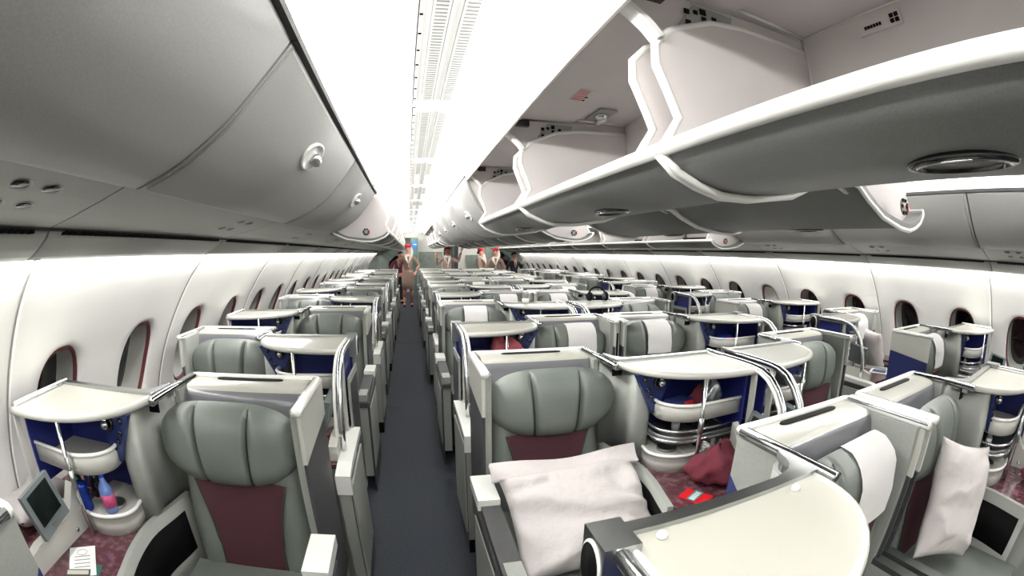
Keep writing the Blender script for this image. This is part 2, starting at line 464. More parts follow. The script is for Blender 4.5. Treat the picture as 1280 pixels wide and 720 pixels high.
def build_open(kind):
    """bin lowered open: coordinates for the centre-left bin (opening towards -x); 'side' is the same mirrored and moved"""
    def T(p): return p
    out = {}
    und = catmull([(-.04,1.737),(-.12,1.728),(-.19,1.69),(-.30,1.645),(-.46,1.622),(-.56,1.62),(-.63,1.635),(-.69,1.66),(-.725,1.69)], 4)
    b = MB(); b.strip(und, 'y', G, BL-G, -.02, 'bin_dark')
    b.box(-.045,-.002, .001, BL-.001, 1.722, 1.745, 'black')
    out['bucket_floor'] = b
    b = MB(); b.tube([(-.728, G, 1.70), (-.728, BL-G, 1.70)], .017, 'rim_white', 10)
    out['bucket_lip'] = b
    side = [(-.05,1.735),(-.16,2.10),(-.44,2.085),(-.56,2.066),(-.69,2.005),(-.735,1.955),(-.735,1.90),(-.685,1.775),(-.728,1.70),(-.69,1.672),(-.56,1.632),(-.46,1.632),(-.3,1.657),(-.19,1.70)]
    BN, BF = .095, BL-.022
    edge = [(-.16,2.10),(-.44,2.085),(-.56,2.066),(-.69,2.005),(-.735,1.955),(-.738,1.90),(-.688,1.775),(-.735,1.70)]
    edge = [(-.05,1.733),(-.12,1.722),(-.19,1.682),(-.30,1.637),(-.46,1.612),(-.56,1.61),(-.63,1.627),(-.69,1.652),(-.73,1.69)]
    edge2 = edge
    edge = [(-.16,2.10),(-.44,2.085),(-.56,2.066),(-.69,2.005),(-.735,1.955),(-.738,1.90),(-.688,1.775),(-.735,1.70)]
    for nm, y, ye in (('bucket_side', BF, BL-.0115), ('bucket_end', BN, .0115)):
        b = MB(); b.prism(side, 'y', y-.009, y+.009, 'bin_inner')
        b.tube([(p[0], y, p[1]) for p in edge], .012, 'rim_white', 8)
        b.tube([(p[0], ye, p[1]) for p in edge2], .010, 'rim_white', 6)
        out[nm] = b
    b = MB(); b.box(-.17,-.15, .02, BL-.02, 1.72, 2.17, 'bin_inner'); b.tube([(-.166,.03,2.15),(-.166,BL-.03,2.15)], .006, 'rim_white', 6)
    b.tube([(-.166,BL-.035,1.76),(-.166,BL-.035,2.15)], .006, 'rim_white', 6)
    b.tube([(-.166,BL-.035,2.15),(-.45,BL-.035,2.145)], .006, 'rim_white', 6)
    out['back_panel'] = b
    b = MB()
    b.box(-.455,-.15, .02, BL-.02, 2.152, 2.16, 'bin_inner'); b.box(-.475,-.458, .05, BL-.04, 2.146, 2.15, 'black')
    b.box(-.745,-.475, .05, BL-.04, 2.125, 2.135, 'bin_inner'); b.box(-.765,-.748, .05, BL-.02, 2.12, 2.126, 'black')
    b.box(-.84,-.766, .02, BL-.02, 2.115, 2.125, 'panel_grey')
    out['top_panel'] = b
    b = MB()
    b.strip([(-.835,2.02),(-.85,2.045),(-.862,2.09),(-.885,2.15)], 'y', .001, BL-.001, -.02, 'rim_white', smooth=False)
    rib = catmull([(-.853,2.055),(-.81,2.035),(-.765,2.0),(-.735,1.965)], 4)
    b.strip(rib, 'y', BL-.050, BL-.002, .014, 'rim_white')
    out['frame'] = b
    b = MB()
    wall = [(-.83,2.12),(-.80,2.03),(-.74,1.98),(-.66,1.97),(-.5,2.0),(-.15,2.0),(-.15,2.15),(-.5,2.13)]
    b.prism(wall, 'y', BL-.014, BL-.001, 'bin_inner')
    out['end_wall'] = b
    b = MB()
    b.prism([(-.60,2.115),(-.66,2.03),(-.50,2.03),(-.47,2.115)], 'y', BL-.022, BL-.014, 'panel_grey')
    for (x, z, r) in ((-.628,2.085,.007),(-.628,2.05,.007),(-.60,2.09,.006),(-.575,2.098,.009),(-.575,2.075,.007),(-.57,2.052,.008),(-.545,2.06,.009),(-.54,2.085,.007),(-.52,2.05,.006)):
        b.box(x-r, x+r, BL-.026, BL-.021, z-r, z+r, 'black')
    b.box(-.765,-.70, BL-.04, BL-.014, 2.088, 2.12, 'lens_dark', .004)
    out['bracket'] = b
    b = MB(); ax = Matrix.Rotation(PI, 3, 'X')
    b.lathe([(.118,-.004),(.112,.008),(.094,.010),(.088,.003)], 'lens_dark', (-.55, .635, 1.622), 28, ax, a=.42, b=1.0)
    b.lathe([(.088,.001),(.088,.004),(.0,.004)], 'bin_dark', (-.55, .635, 1.622), 24, ax, a=.42, b=1.0)
    b.tube([(-.55-.044*math.cos(t), .635+.105*math.sin(t), 1.613) for t in [(-.3+.1*i) for i in range(7)]], .0015, 'chrome', 6)
    out['downlight'] = b
    b = MB()   # lock emblem on the bucket side that faces the camera
    x, z, y = -.50, 1.70, .008
    b.lathe([(.034,-.002),(.034,.004),(0,.004)], 'panel_grey', (x, y, z), 18, Matrix.Rotation(PI/2, 3, 'X'))
    for a in range(0, 360, 60):
        cx, cz = x+.024*math.cos(math.radians(a)), z+.028*math.sin(math.radians(a)); b.box(cx-.007, cx+.007, y-.01, y-.002, cz-.006, cz+.006, 'black')
    b.box(x-.036, x-.027, y-.011, y-.002, z-.02, z+.018, 'red')
    out['lock'] = b
    return out
def finish(parts, xf=None, mirror=False):
    out = {}
    for k, b in parts.items():
        if xf:
            for v in b.bm.verts: v.co = Vector(xf(v.co, k))
        out[k] = b.mesh(k, mirror)
    return out
BM = {('side','closed',-1): finish(closed_meshes('side')), ('side','closed',1): finish(closed_meshes('side'), mirror=True),
      ('centre','closed',-1): finish(closed_meshes('centre')), ('centre','closed',1): finish(closed_meshes('centre'), mirror=True),
      ('centre','open',-1): finish(build_open('c')), ('centre','open',1): finish(build_open('c'), mirror=True)}
def sidex(c, k):   # the same bin, mirrored and moved, so that it opens towards the left aisle from the left wall
    if k in ('frame','end_wall','bracket','top_panel','back_panel'): return (-2.10 - c.x*.67, c.y, max(c.z-.13, 1.70))
    return (-1.97 - c.x*.76, c.y, (c.z-1.737)*.80+1.656)
po = build_open('s'); po.pop('downlight')
BM[('side','open',-1)] = finish(po, sidex)
po = build_open('s'); po.pop('downlight')
BM[('side','open',1)] = finish(po, sidex, True)
PNAME = {'door':'door','body':'body','latch':'latch'}
def place_bin(kind, state, sg, k, label, group):
    y = -.42+BL*k
    t = tag(empty('overhead_bin', (0, y, 0)), label, 'overhead bin', group)
    for pn, me in BM[(kind, state, sg)].items():
        o = link(pn, me, t)
        if pn == 'downlight': o['label'] = 'dark oval downlight with chrome rim'
        if pn == 'lock' and k > 5: bpy.data.objects.remove(o)
    return t
for k in range(12):
    w = ORD[k]
    for sg, sd in ((-1,'left'), (1,'right')):
        st = 'open' if (k >= 3 and k not in (11,)) else 'closed'
        desc = 'closed grey curved overhead bin' if st == 'closed' else 'lowered open overhead bin'
        place_bin('side', st, sg, k, '%s over the %s windows, %s from the camera' % (desc, sd, w), 'overhead bins along the %s wall' % sd)
    if k != 11:
        if k < 3:
            place_bin('centre', 'open', -1, k, 'open overhead bin over the left side of the centre block, %s from the camera' % w, 'centre bins over the left aisle')
        elif k <= 6: place_bin('centre', 'closed', -1, k, 'closed overhead bin over the left side of the centre block, %s from the camera' % w, 'centre bins over the left aisle')
        else: place_bin('centre', 'open', -1, k, 'far open overhead bin over the left side of the centre block, %s from the camera' % w, 'centre bins over the left aisle')
    if k in (1, 2) or 4 <= k <= 10:
        place_bin('centre', 'open', 1, k, 'open overhead bin over the right side of the centre block, %s from the camera' % w, 'centre bins over the right aisle')
# red and black instruction sticker under the second bin's roof panel
st_ = tag(empty('instruction_sticker', (-.585, 1.67, 2.1235)), 'small sticker with red lines and black symbol inside the second open centre bin', 'sticker')
b = MB(); b.box(-.035,.035,-.075,.075,-.0006,0,'bin_inner')
for r in range(2):
    for c in range(4): b.box(-.030+.03*r*0+.0, -.030+.045, -.06+.016*c+.065*r, -.055+.016*c+.065*r, -.0016, -.0006, 'red')
b.prism([(.018,.0),(.034,.012),(.018,.026)], 'z', -.0018, -.0006, 'black'); b.box(.02,.03,.045,.06,-.0018,-.0006,'black')
link('print', b.mesh('print'), st_)
st_ = tag(empty('bin_placard', (-.178, .42, 2.10)), 'small black printed placard on the back wall of the nearest open bin', 'placard')
b = MB()
b.box(-.001,.006,.0,.16,-.022,.022,'bin_inner')
for i in range(6): b.box(-.004,-.001, .075+.011*i, .083+.011*i, -.008, .001, 'black')
for i in range(2):
    for j in range(2): b.box(-.004,-.001, .008+.018*i, .022+.018*i, -.014+.016*j, -.002+.016*j, 'black')
link('print', b.mesh('print'), st_)
b = MB(); tb = tag(empty('bin_lamp', (-.36, 1.95, 2.146)), 'small chrome lamp under the roof of the second open centre bin', 'lamp')
b.box(-.06,.03,-.09,.10,-.006,.004,'panel_grey',.002); b.ball((-.02,-.01,-.012), .035,.04,.018,'chrome'); b.tube([(0,.0,-.014),(.01,.10,-.012)], .016, 'rim_white'); link('lamp_body', b.mesh('lamp_body'), tb)

# passenger service panels under the side bins
def psu_meshes(mirror):
    out = {}
    b = MB()
    b.strip([(-2.205,1.552),(-2.10,1.573),(-2.0,1.598),(-1.905,1.626)], 'y', .004, BL-.004, .012, 'panel_grey', smooth=False)
    b.strip([(-2.33,1.478),(-2.30,1.486),(-2.27,1.50),(-2.225,1.528),(-2.212,1.545)], 'y', .004, BL-.004, .012, 'panel_grey')
    b.box(-1.91,-1.888,.001,BL-.001,1.622,1.634,'dark_seam')
    b.box(-2.214,-2.200,0,BL,1.545,1.552,'dark_seam')
    for y in (.30, .95): b.box(-2.2,-1.9,y,y+.002,1.55,1.63,'seam') if False else None
    out['panel'] = b
    b = MB()
    y = .06
    while y < 1.2:
        b.box(-2.222,-2.196,y,y+.018,1.5365,1.5475,'black')
        y += .026
    out['air_grille'] = b
    b = MB()
    nrm = Vector((.23,0,-1)).normalized()
    ax = Matrix((Vector((1,0,.23)).normalized(), Vector((0,-1,0)), nrm)).transposed()
    def onp(x): return 1.552+(x+2.205)*(.076/.305)
    out['reading_light'] = []
    for (x, y) in ((-1.985,.965),(-1.985,1.065),(-2.075,.95),(-2.075,1.05)):
        b = MB(); b.lathe([(.036,-.002),(.034,.006),(.030,.002),(.0,-.004)], 'satin', (x, y, onp(x)), 20, ax, a=.8, b=1)
        b.lathe([(.028,.0),(.026,.003),(.0,.004)], 'lens_dark', (x, y, onp(x)-.002), 16, ax, a=.8, b=1); out['reading_light'].append(b)
    b = MB()
    b.strip([(-2.2,1.5525),(-1.9,1.628)][::-1],'y',.885,.888,-.001,'seam',smooth=False)
    out['joint'] = b
    return [(k, q.mesh(k, mirror)) for k, v in out.items() for q in (v if isinstance(v, list) else [v])]
for sg, sd in ((-1,'left'), (1,'right')):
    pm = psu_meshes(sg > 0)
    for k in range(0, 12):
        t = tag(empty('service_panel', (0, -.42+BL*k, 0)), 'grey reading light panel over the %s windows, %s from the camera' % (sd, ORD[k]), 'service panel', 'service panels over the %s windows' % sd)
        for pn, me in pm:
            if pn in ('joint',) and k > 3: continue
            link(pn, me, t)
# ================================================================== SEATS AND SIDE CONSOLES
HZ = 1.067
def arc(cx, cy, rx, ry, a0, a1, n=10): return [(cx+rx*math.cos(math.radians(a0+(a1-a0)*i/n)), cy+ry*math.sin(math.radians(a0+(a1-a0)*i/n))) for i in range(n+1)]
def back_y(z):     # front face of the backrest, leaning back
    return -.222 - (.98-z)*.20
def headrest_fn(cover=False):
    HW, T = .255, .085
    gs = (-.088, .088)
    us = sorted(set([round(-1+2*i/26, 4) for i in range(27)] + [round((g+d)/HW, 4) for g in gs for d in (-.014,-.008,-.004,-.0015,.0015,.004,.008,.014)] + [-.97, .97, -.995, .995]))
    if cover: us = [u for u in us if abs(u) < .36] ; us = [-.36]+us+[.36]
    vs = [-1,-.97,-.9,-.78,-.6,-.4,-.2,0,.2,.4,.6,.78,.9,.97,1]
    def f(u, v, front=True):
        a = abs(u)
        e = (max(0, 1-a**3.2))**(1/2.3)
        zt = .915+.122*e ; zb = .915-.140*(max(0,1-a**2.6))**.52
        if a < .5: zb -= .0
        z = (zt+zb)/2 + (zt-zb)/2*v
        th = T*(max(0,1-a**4.5))**.5*(max(0,1-abs(v)**3.6))**.5
        g = 0
        if not cover:
            for gx in gs:
                slant = gx*(1+.10*v); d = abs(u*HW-slant)
                g = max(g, math.exp(-(d/.008)**2))
            th -= .026*g*(1-abs(v)**8)
        th += (.006 if cover else 0)
        y = -.222 - th + (z-.925)*.10 if front else -.222+.015*(max(0,1-a**4.5))**.5
        return (u*HW+.035, y, z)
    return f, us, vs
def build_seat(outer):
    """outer: 'aisle' (armrest and dark side), 'wall', 'mid' (paired in the middle). console side is +x"""
    o = {}
    # --- shell: back wall and the two side wings
    b = MB()
    b.box(-.235,.235,-.028,0,.06,1.05,'shell_grey')
    b.box(-.24,-.215,-.31,0,.06,1.05,'shell_grey')
    b.box(.222,.24,-.175,0,.06,1.05,'shell_grey')
    b.prism([(0,.93),(0,.45),(-.175,.45),(-.175,.80)], 'x', .24, .2425, 'side_blue')
    b.box(-.215,.215,-.16,-.03,.06,.88,'shell_grey')
    o['shell'] = b
    # --- outer side panel with cream band and dark field
    b = MB()
    b.prism([(.0,.935),(.0,1.05),(-.33,1.05),(-.33,.90)], 'x', -.252, -.24, 'cream', .004)
    b.prism([(.0,.30),(.0,.93),(-.325,.895),(-.325,.50),(-.28,.30)], 'x', -.250, -.24, 'side_blue' if outer == 'blue' else 'side_dark', .003)
    o['side_panel'] = b
    # --- rim: chrome edged rail around the top
    b = MB()
    b.tube([(-.243,-.345,1.058),(-.243,-.33,1.058),(-.243,-.02,1.058)], .013, 'rim_white', 8, sx=1.15)
    b.tube([(-.230,-.34,1.064),(-.230,-.02,1.064)], .005, 'chrome', 6)
    b.tube([(-.243,-.02,1.058),(-.238,-.006,1.058),(-.225,-.002,1.058),(.225,-.002,1.058),(.240,-.006,1.058),(.243,-.02,1.058)], .011, 'rim_white', 8)
    b.tube([(.243,-.02,1.060),(.243,-.33,1.060)], .012, 'chrome', 8, sx=1.2)
    b.tube([(.228,-.02,1.064),(.228,-.33,1.064)], .003, 'black', 5)
    o['top_rail'] = b
    # --- deck between rail and headrest
    b = MB()
    prof = [(-.004,1.056),(-.05,1.060),(-.105,1.057),(-.125,1.048),(-.137,1.030),(-.146,1.0),(-.165,.96),(-.20,.90)]
    ms = catmull(prof, 4)
    def dk(u, w):
        y, z = ms[w]; k = w/len(ms); sag = .018*k*math.cos(u*PI/2)
        return (.218*u, y*(1-.0*abs(u)), z+ (0.0 if w < 6 else -.0))
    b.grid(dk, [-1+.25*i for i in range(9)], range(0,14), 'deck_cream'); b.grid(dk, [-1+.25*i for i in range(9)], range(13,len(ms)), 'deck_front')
    o['deck'] = b
    b = MB(); b.prism(arc(-.10,-.040,.026,.012,90,270,6)+arc(.10,-.040,.026,.012,-90,90,6), 'z', 1.0585, 1.0632, 'black'); o['deck_slot'] = b
    # --- headrest
    f, us, vs = headrest_fn()
    b = MB(); n = len(vs)
    b.grid(lambda u, v: f(u, v), us, vs, 'leather'); b.grid(lambda u, v: f(u, v, False), us, vs, 'leather')
    bmesh.ops.remove_doubles(b.bm, verts=b.bm.verts, dist=.0015)
    o['headrest'] = b
    o['headrest_seam'] = []
    for gx in (-.088,.088):
        b = MB(); pts = []
        for i in range(13):
            v = -.93+1.86*i/12; p = f((gx*(1+.10*v))/.255, v); pts.append((p[0], p[1]-.001, p[2]))
        b.tube(pts, .0034, 'piping', 5); o['headrest_seam'].append(b)
    # --- backrest: bolsters, and the burgundy centre panel
    def hw(z):
        if z > .60: return .118+.050*min(1, (z-.60)/.22)**1.5
        return .112
    b = MB()
    us = [-1,-.985,-.95,-.88,-.78,-.66,-.54,-.5,-.46,-.3,0,.3,.46,.5,.54,.66,.78,.88,.95,.985,1]
    zs = [.40+.50*i/16 for i in range(17)]
    def br(u, z):
        W = .222-.012*abs((z-.7)/.3)
        e = max(0, 1-abs(u)**9)**.5
        bol = .022*math.exp(-((abs(u)-.76)/.22)**2)
        return (u*W+.004, back_y(z)-bol + .05*(1-e), z)
    b.grid(br, us, zs, 'leather')
    b.prism([(-.12,.38),(-.12,.86),(-.235,.86),(-.315,.38)], 'x', -.213, .213, 'leather_dark')
    o['backrest'] = b
    b = MB()
    zz = [.40+.40*i/14 for i in range(15)]
    b.grid(lambda u, z: (u*hw(z)+.004, br(u*hw(z)/.222, z)[1]-.006, z + (-.02*(u*u) if z > .80 else 0)), [-1+.2*i for i in range(11)], zz, 'burgundy')
    o['back_panel'] = b
    o['piping'] = []
    for q in (-1, 1):
        b = MB(); b.tube([(q*hw(z)+.004, br(q*hw(z)/.222, z)[1]-.006, z) for z in zz], .003, 'piping', 5); o['piping'].append(b)
    # --- cushion
    b = MB(); b.box(-.215,.225,-.84,-.33,.32,.50,'leather',.04,3)
    o['seat_cushion'] = b
    b = MB(); b.box(-.21,.21,-.78,-.05,.06,.30,'side_dark',.01); o['seat_base'] = b
    # --- outer armrest
    if outer != 'mid':
        b = MB(); b.box(-.285,-.235,-.96,-.37,.12,.655,'shell_grey',.008); b.prism([(-.42,.655),(-.42,.676),(-.9,.652),(-.97,.61),(-.97,.58),(-.88,.625)], 'x', -.295, -.232, 'side_dark', .006)
        b.box(-.296,-.286,-.95,-.38,.0,.60,'side_dark',.003); b.box(-.300,-.296,-.92,-.43,.16,.56,'shell_grey',.002)
        o['armrest'] = b
        b = MB(); b.box(-.305,-.232,-.55,-.37,.652,.692,'rim_white',.014,3); o['armrest_cap'] = b
    else:
        b = MB(); b.box(-.262,-.222,-.9,-.30,.12,.60,'shell_grey',.008); b.box(-.262,-.222,-.9,-.30,.60,.62,'leather_dark',.008); o['armrest'] = b
    return o
def build_console(outer):
    """centred on its own table: inner side (towards the seat) is -x, outer is +x"""
    o = {}
    e = 2.4; front = []
    for i in range(19):
        t = PI/2*i/18; c, s_ = math.cos(t), math.sin(t)
        r = (c**e+s_**e)**(-1/e)
        front.append((.24-.455*r*s_, -.29-.305*r*c))      # from outer front to inner back
    outl = [(.24,-.27)] + front + [(-.215,-.27)]
    b = MB(); b.prism(outl, 'z', 1.047, HZ-.003, 'deck_cream', .003); o['tabletop'] = b
    b = MB(); b.tube([(p[0], p[1], 1.055) for p in front], .013, 'cream', 8); o['table_edge'] = b
    b = MB(); b.box(-.226,.25,-.292,-.264,1.03,HZ+.006,'satin',.008,3); b.box(-.224,.245,-.262,-.256,1.0,HZ-.004,'black')
    fl = [(-.228,-.262),(-.228,-.165)]+[(-.158-.066*math.sin(a), -.168-.094*(1-math.cos(a))*1.0) for a in [PI/2-PI/2*i/8*0 for i in range(1)]][:0]+[(-.2135,-.185),(-.208,-.21),(-.196,-.232),(-.178,-.248),(-.15,-.258),(-.12,-.262)]
    b.prism(fl, 'z', 1.052, HZ+.004, 'satin', .002); o['back_band'] = b
    b = MB()
    def rail(x, r, m, dz=0, down=True):
        pts = [(x,-.262,HZ+dz),(x,-.45,HZ+dz),(x,-.575,HZ+dz-.001)]
        if down: pts += [(x,-.63,HZ+dz-.008),(x,-.675,HZ+dz-.025),(x,-.72,HZ+dz-.062),(x,-.755,HZ+dz-.11),(x,-.785,HZ+dz-.19),(x,-.80,HZ+dz-.28),(x,-.805,.70)]
        b.tube(pts, r, m, 8)
    if outer == 'window': rail(.236, .011, 'rim_white', 0, False); rail(.224, .005, 'chrome', .003, False)
    else: rail(.236, .013, 'chrome'); rail(.214, .007, 'rim_white', -.002)
    o['rail'] = b
    if outer == 'aisle':
        b = MB(); ax = Matrix.Rotation(PI/2, 3, 'Y')
        b.box(.205,.262,-.335,-.258,.975,HZ+.014,'satin',.016,3)
        b.lathe([(.040,.0),(.040,.003),(.036,.005)], 'rim_white', (.2605,-.296,1.025), 24, ax, a=1.2, b=.88); b.lathe([(.036,.0),(.036,.0045),(.0,.006)], 'black', (.261,-.296,1.025), 24, ax, a=1.2, b=.88)
        o['rail_end'] = b
    b = MB()
    b.box(-.172,.24,-.29,-.262,.05,1.02,'shell_grey',.004)
    b.box(-.17,.225,-.86,-.30,.05,.655,'shell_grey',.008)
    if outer == 'aisle' and 0: pass
    o['console_body'] = b
    if outer == 'aisle':
        b = MB(); b.box(.228,.272,-.99,-.56,.10,.675,'shell_grey',.008); b.box(.274,.282,-.97,-.58,.14,.63,'shell_grey',.003); b.box(.230,.27,-.97,-.56,.0,.10,'black'); b.box(.272,.274,-.985,-.565,.02,.66,'side_dark')
        o['aisle_wall'] = b
        b = MB(); b.prism([(-.55,.672),(-.55,.70),(-.90,.695),(-1.0,.68),(-1.0,.60),(-.985,.60),(-.975,.665)], 'x', .222, .28, 'rim_white', .006); o['wall_cap'] = b
        b = MB(); b.box(.241,.250,-.56,-.27,.25,.93,'shell_grey',.002); b.box(.25,.253,-.53,-.30,.30,.90,'side_dark',.002); o['outer_panel'] = b
    b = MB(); b.prism([(.22,-.31),(.22,-.90),(-.235,-.90),(-.225,-.78),(-.178,-.62),(-.155,-.48),(-.17,-.40),(-.205,-.33),(-.205,-.31)], 'z', .66, .68, 'marble', .003); o['side_table'] = b
    # hip shroud beside the seat
    b = MB()
    path = catmull([(-.222,-.21),(-.200,-.32),(-.172,-.45),(-.180,-.58),(-.205,-.70),(-.222,-.78)], 5)
    b.strip(path[::-1], 'z', .10, .70, .02, 'shell_grey')
    b.strip([(p[0]-.024, p[1]-.004) for p in path[3:-3]], 'z', .50, .655, .004, 'black')
    o['hip_shroud'] = b
    # curved wall between seat and shelves, carrying the blue control panel
    b = MB()
    path = [(-.243,-.176),(-.195,-.205),(-.182,-.30),(-.200,-.37),(-.198,-.395),(-.18,-.405),(-.13,-.400),(-.112,-.37),(-.10,-.30)]
    b.strip(catmull(path, 3), 'z', .68, 1.046, .010, 'shell_grey')
    o['side_wall'] = b
    b = MB()
    A = Vector((-.212,-.428,0)); D = Vector((.165,.022,0)); nn = Vector((D.y,-D.x,0)).normalized()
    def tp(u, z, d=0): p = A+D*u+nn*d; return (p.x, p.y, z)
    vs = [tp(0,1.046,.004),tp(1.06,1.046,.004),tp(.66,.90,.004),tp(.52,.885,.004),tp(0,1.046,-.012),tp(1.06,1.046,-.012),tp(.66,.90,-.012),tp(.52,.885,-.012)]
    b.add(vs, [(0,1,2,3),(4,7,6,5),(0,4,5,1),(1,5,6,2),(2,6,7,3),(3,7,4,0)], 'blue_panel')
    o['control_panel'] = b
    b = MB(); c = tp(.64,1.008,.006)
    ax = Matrix((Vector((D.x,D.y,0)).normalized(), Vector((0,0,1)), nn)).transposed()
    b.lathe([(.026,-.004),(.027,.004),(.022,.008),(.018,.004),(0,.004)], 'lens_dark', c, 18, ax)
    b.ball(tuple(Vector(c)+nn*.016), .016,.016,.016,'chrome',12,8); b.tube([c, tuple(Vector(c)+nn*.02+Vector((0,0,.018)))], .008, 'chrome', 8)
    o['reading_lamp'] = b
    o['button'] = []
    for (u, z, r) in ((.25,1.022,.010),(.33,.985,.010),(.44,.955,.009),(.60,.93,.008)):
        b = MB(); b.lathe([(r,-.003),(r,.004),(r*.7,.006),(0,.006)], 'lens_dark', tp(u,z,.006), 10, ax); o['button'].append(b)
    b = MB(); b.box(-.06,.235,-.306,-.298,.68,1.045,'led_blue_tint'); b.box(.218,.225,-.55,-.30,.80,1.045,'led_blue_tint'); o['shelf_back'] = b
    def dtray(z0, z1, m, x1=.215, x0=-.12, yb=-.31, yf=-.545, th=.010, floor=True):
        path = [(x0+.02,yb)]+arc(x0+.13,yf+.10,.13,.10,180,270,8)+[(x1,yf+.01)]
        b.strip(path, 'z', z0, z1, th, m)
        if floor: b.prism(path+[(x1,yb)], 'z', z0, z0+.008, m)
        return path
    b = MB(); p = dtray(.878,.940,'cream'); b.tube([(q[0],q[1],.940) for q in p], .007, 'rim_white', 6)
    for i in range(4):
        for j in range(2): b.box(.03+.016*i,.041+.016*i,-.541,-.537,.912-.016*j,.922-.016*j,'wire_grey')
    o['upper_tray'] = b
    b = MB(); p = dtray(.792,.798,'wire_grey',.215,-.13,floor=True)
    for z in (.802,.842): b.tube([(q[0],q[1],z) for q in p], .006, 'chrome', 6)
    b.strip(p, 'z', .802, .822, .004, 'wire_grey')
    o['wire_tray'] = b
    b = MB(); p = dtray(.68,.748,'cream',.05,-.15,-.31,-.55,.012); b.tube([(q[0],q[1],.748) for q in p], .007, 'rim_white', 6)
    b.prism(p+[(.05,-.31)], 'z', .72, .742, 'cream'); b.box(.05,.215,-.50,-.49,.68,.725,'cream',.003); b.box(-.02,.05,-.54,-.31,.68,.746,'cream',.006)
    o['lower_box'] = b
    b = MB(); b.lathe([(.036,.740),(.040,.745),(.040,.751),(.034,.752),(.031,.745),(.0,.743)], 'wire_grey', (-.06,-.45,0), 20); o['cup_holder'] = b
    b = MB(); b.tube([(.0,-.570,1.046),(.0,-.570,.68)], .008, 'chrome', 8); b.tube([(.0,-.570,.90),(.0,-.570,.84)], .011, 'satin', 8); o['post'] = b
    b = MB(); b.box(.222,.234,-.60,-.575,.68,1.045,'cream',.003); o['outer_post'] = b
    # handset leaning in its dock, screen towards the seat
    xo = .05 if outer == 'window' else .185
    b = MB(); b.prism([(-.87,.68),(-.54,.68),(-.54,.84),(-.585,.78),(-.62,.755),(-.80,.755),(-.87,.74)], 'x', xo, xo+.035, 'cream', .006)
    b.lathe([(.008,.0),(.008,.004),(0,.004)], 'chrome', (xo-.002,-.60,.705), 10, Matrix.Rotation(-PI/2,3,'Y'))
    o['handset_dock'] = b
    b = MB()
    b.box(-.012,.012,-.078,.078,-.068,.068,'handset',.014,3); b.box(-.0145,-.012,-.058,.058,-.036,.056,'screen',.002,1); b.box(-.014,-.012,-.02,.02,-.056,-.046,'wire_grey')
    for v in b.bm.verts: v.co = Matrix.Rotation(math.radians(14),3,'Y') @ (Matrix.Rotation(math.radians(8),3,'X') @ v.co) + Vector((xo-.012,-.715,.845))
    o['touch_handset'] = b
    return o
def to_mesh(d, mirror):
    out = []
    for k, v in d.items():
        for b in (v if isinstance(v, list) else [v]): out.append((k, b.mesh(k, mirror)))
    return out
SEATM = {}; CONM = {}
for ou in ('aisle','blue','mid'):
    for s in (1, -1): SEATM[(ou, s)] = to_mesh(build_seat(ou), s < 0)
for ou in ('aisle','inner','window'):
    for s in (1, -1): CONM[(ou, s)] = to_mesh(build_console(ou), s < 0)
f, us, vs = headrest_fn(True)
b = MB(); vc = [-.55,-.4,-.2,0,.2,.4,.6,.78,.9,.97,1]
def cov(u, v):
    p = f(u, v); return (p[0], p[1]-.003-.002*math.sin(9*v+5*u), p[2]+(.004 if v > .95 else 0))
b.grid(cov, us, vc, 'cloth_white')
b.grid(lambda u, w: (f(u,1)[0], cov(u,1)[1]+.05*w, cov(u,1)[2]+.006*math.sin(w*3.1)-.05*w*w), us, [0,.3,.6,.9], 'cloth_white')
COVER = b.mesh('headrest_cover')
b = MB(); b.box(-.013,.013,-.30,-.0,.5,1.045,'cream',.004); b.box(-.007,.003,-.304,-.299,.72,.98,'black'); b.box(-.013,.013,-.31,.0,1.045,1.062,'satin',.005); DIVIDER = b.mesh('divider')
LAMPTAG = {'headrest':'grey three-section headrest', 'back_panel':'burgundy fabric centre panel', 'deck_slot':'black slot in the top deck', 'side_panel':'side panel with cream band over dark field'}
SEAT_OBJS = {}; CON_OBJS = {}
def suite(x, y, s, outer, con_outer, where, row, cover, group):
    t = empty('cabin_seat', (x, y, 0))
    ROWW = ['one','two','three','four','five','six','seven','eight','nine','ten','eleven','twelve']
    hs = 'white headrest cover' if cover else 'bare headrest'
    tag(t, 'grey cabin seat %s, row %s from camera, %s' % (where[0], ROWW[row], hs), 'seat', group[0])
    far = row > 7
    for k, me in SEATM[(outer, s)]:
        if far and k in ('deck_slot','headrest_seam','piping','back_panel','seat_cushion','seat_base','hip_shroud'): continue
        o = link(k, me, t)
        if k in ('back_panel',): o['label'] = 'burgundy fabric centre panel'
        if k == 'deck_slot': o['label'] = 'black slot in the cream top deck'
    if cover: o = link('headrest_cover', COVER, t); o['label'] = 'white cloth headrest cover'
    if outer == 'mid' and s < 0 : link('divider', DIVIDER, t, (.275, 0, 0))
    c = empty('side_console', (x+s*.49, y, 0))
    tag(c, 'cream console table with blue-LED-tinted shelves %s, row %s from camera' % (where[1], ROWW[row]), 'side console', group[1])
    for k, me in CONM[(con_outer, s)]:
        if far and k in ('button','reading_lamp','cup_holder','lower_box','wire_tray','side_table','touch_handset','handset_dock','shelf_back','post'): continue
        o = link(k, me, c)
        if k == 'control_panel': o['label'] = 'dark blue triangular control panel'
        if k == 'side_table': o['label'] = 'burgundy marbled side table'
    SEAT_OBJS[(where[2], row)] = t; CON_OBJS[(where[2], row)] = c
COVERS = {('CL',0),('CL',2),('CL',3),('CL',4),('CR',2),('CR',4),('CR',5),('CR',7),('RI',1),('RI',3),('RI',2),('RI',5),('RO',2),('CL',6)}
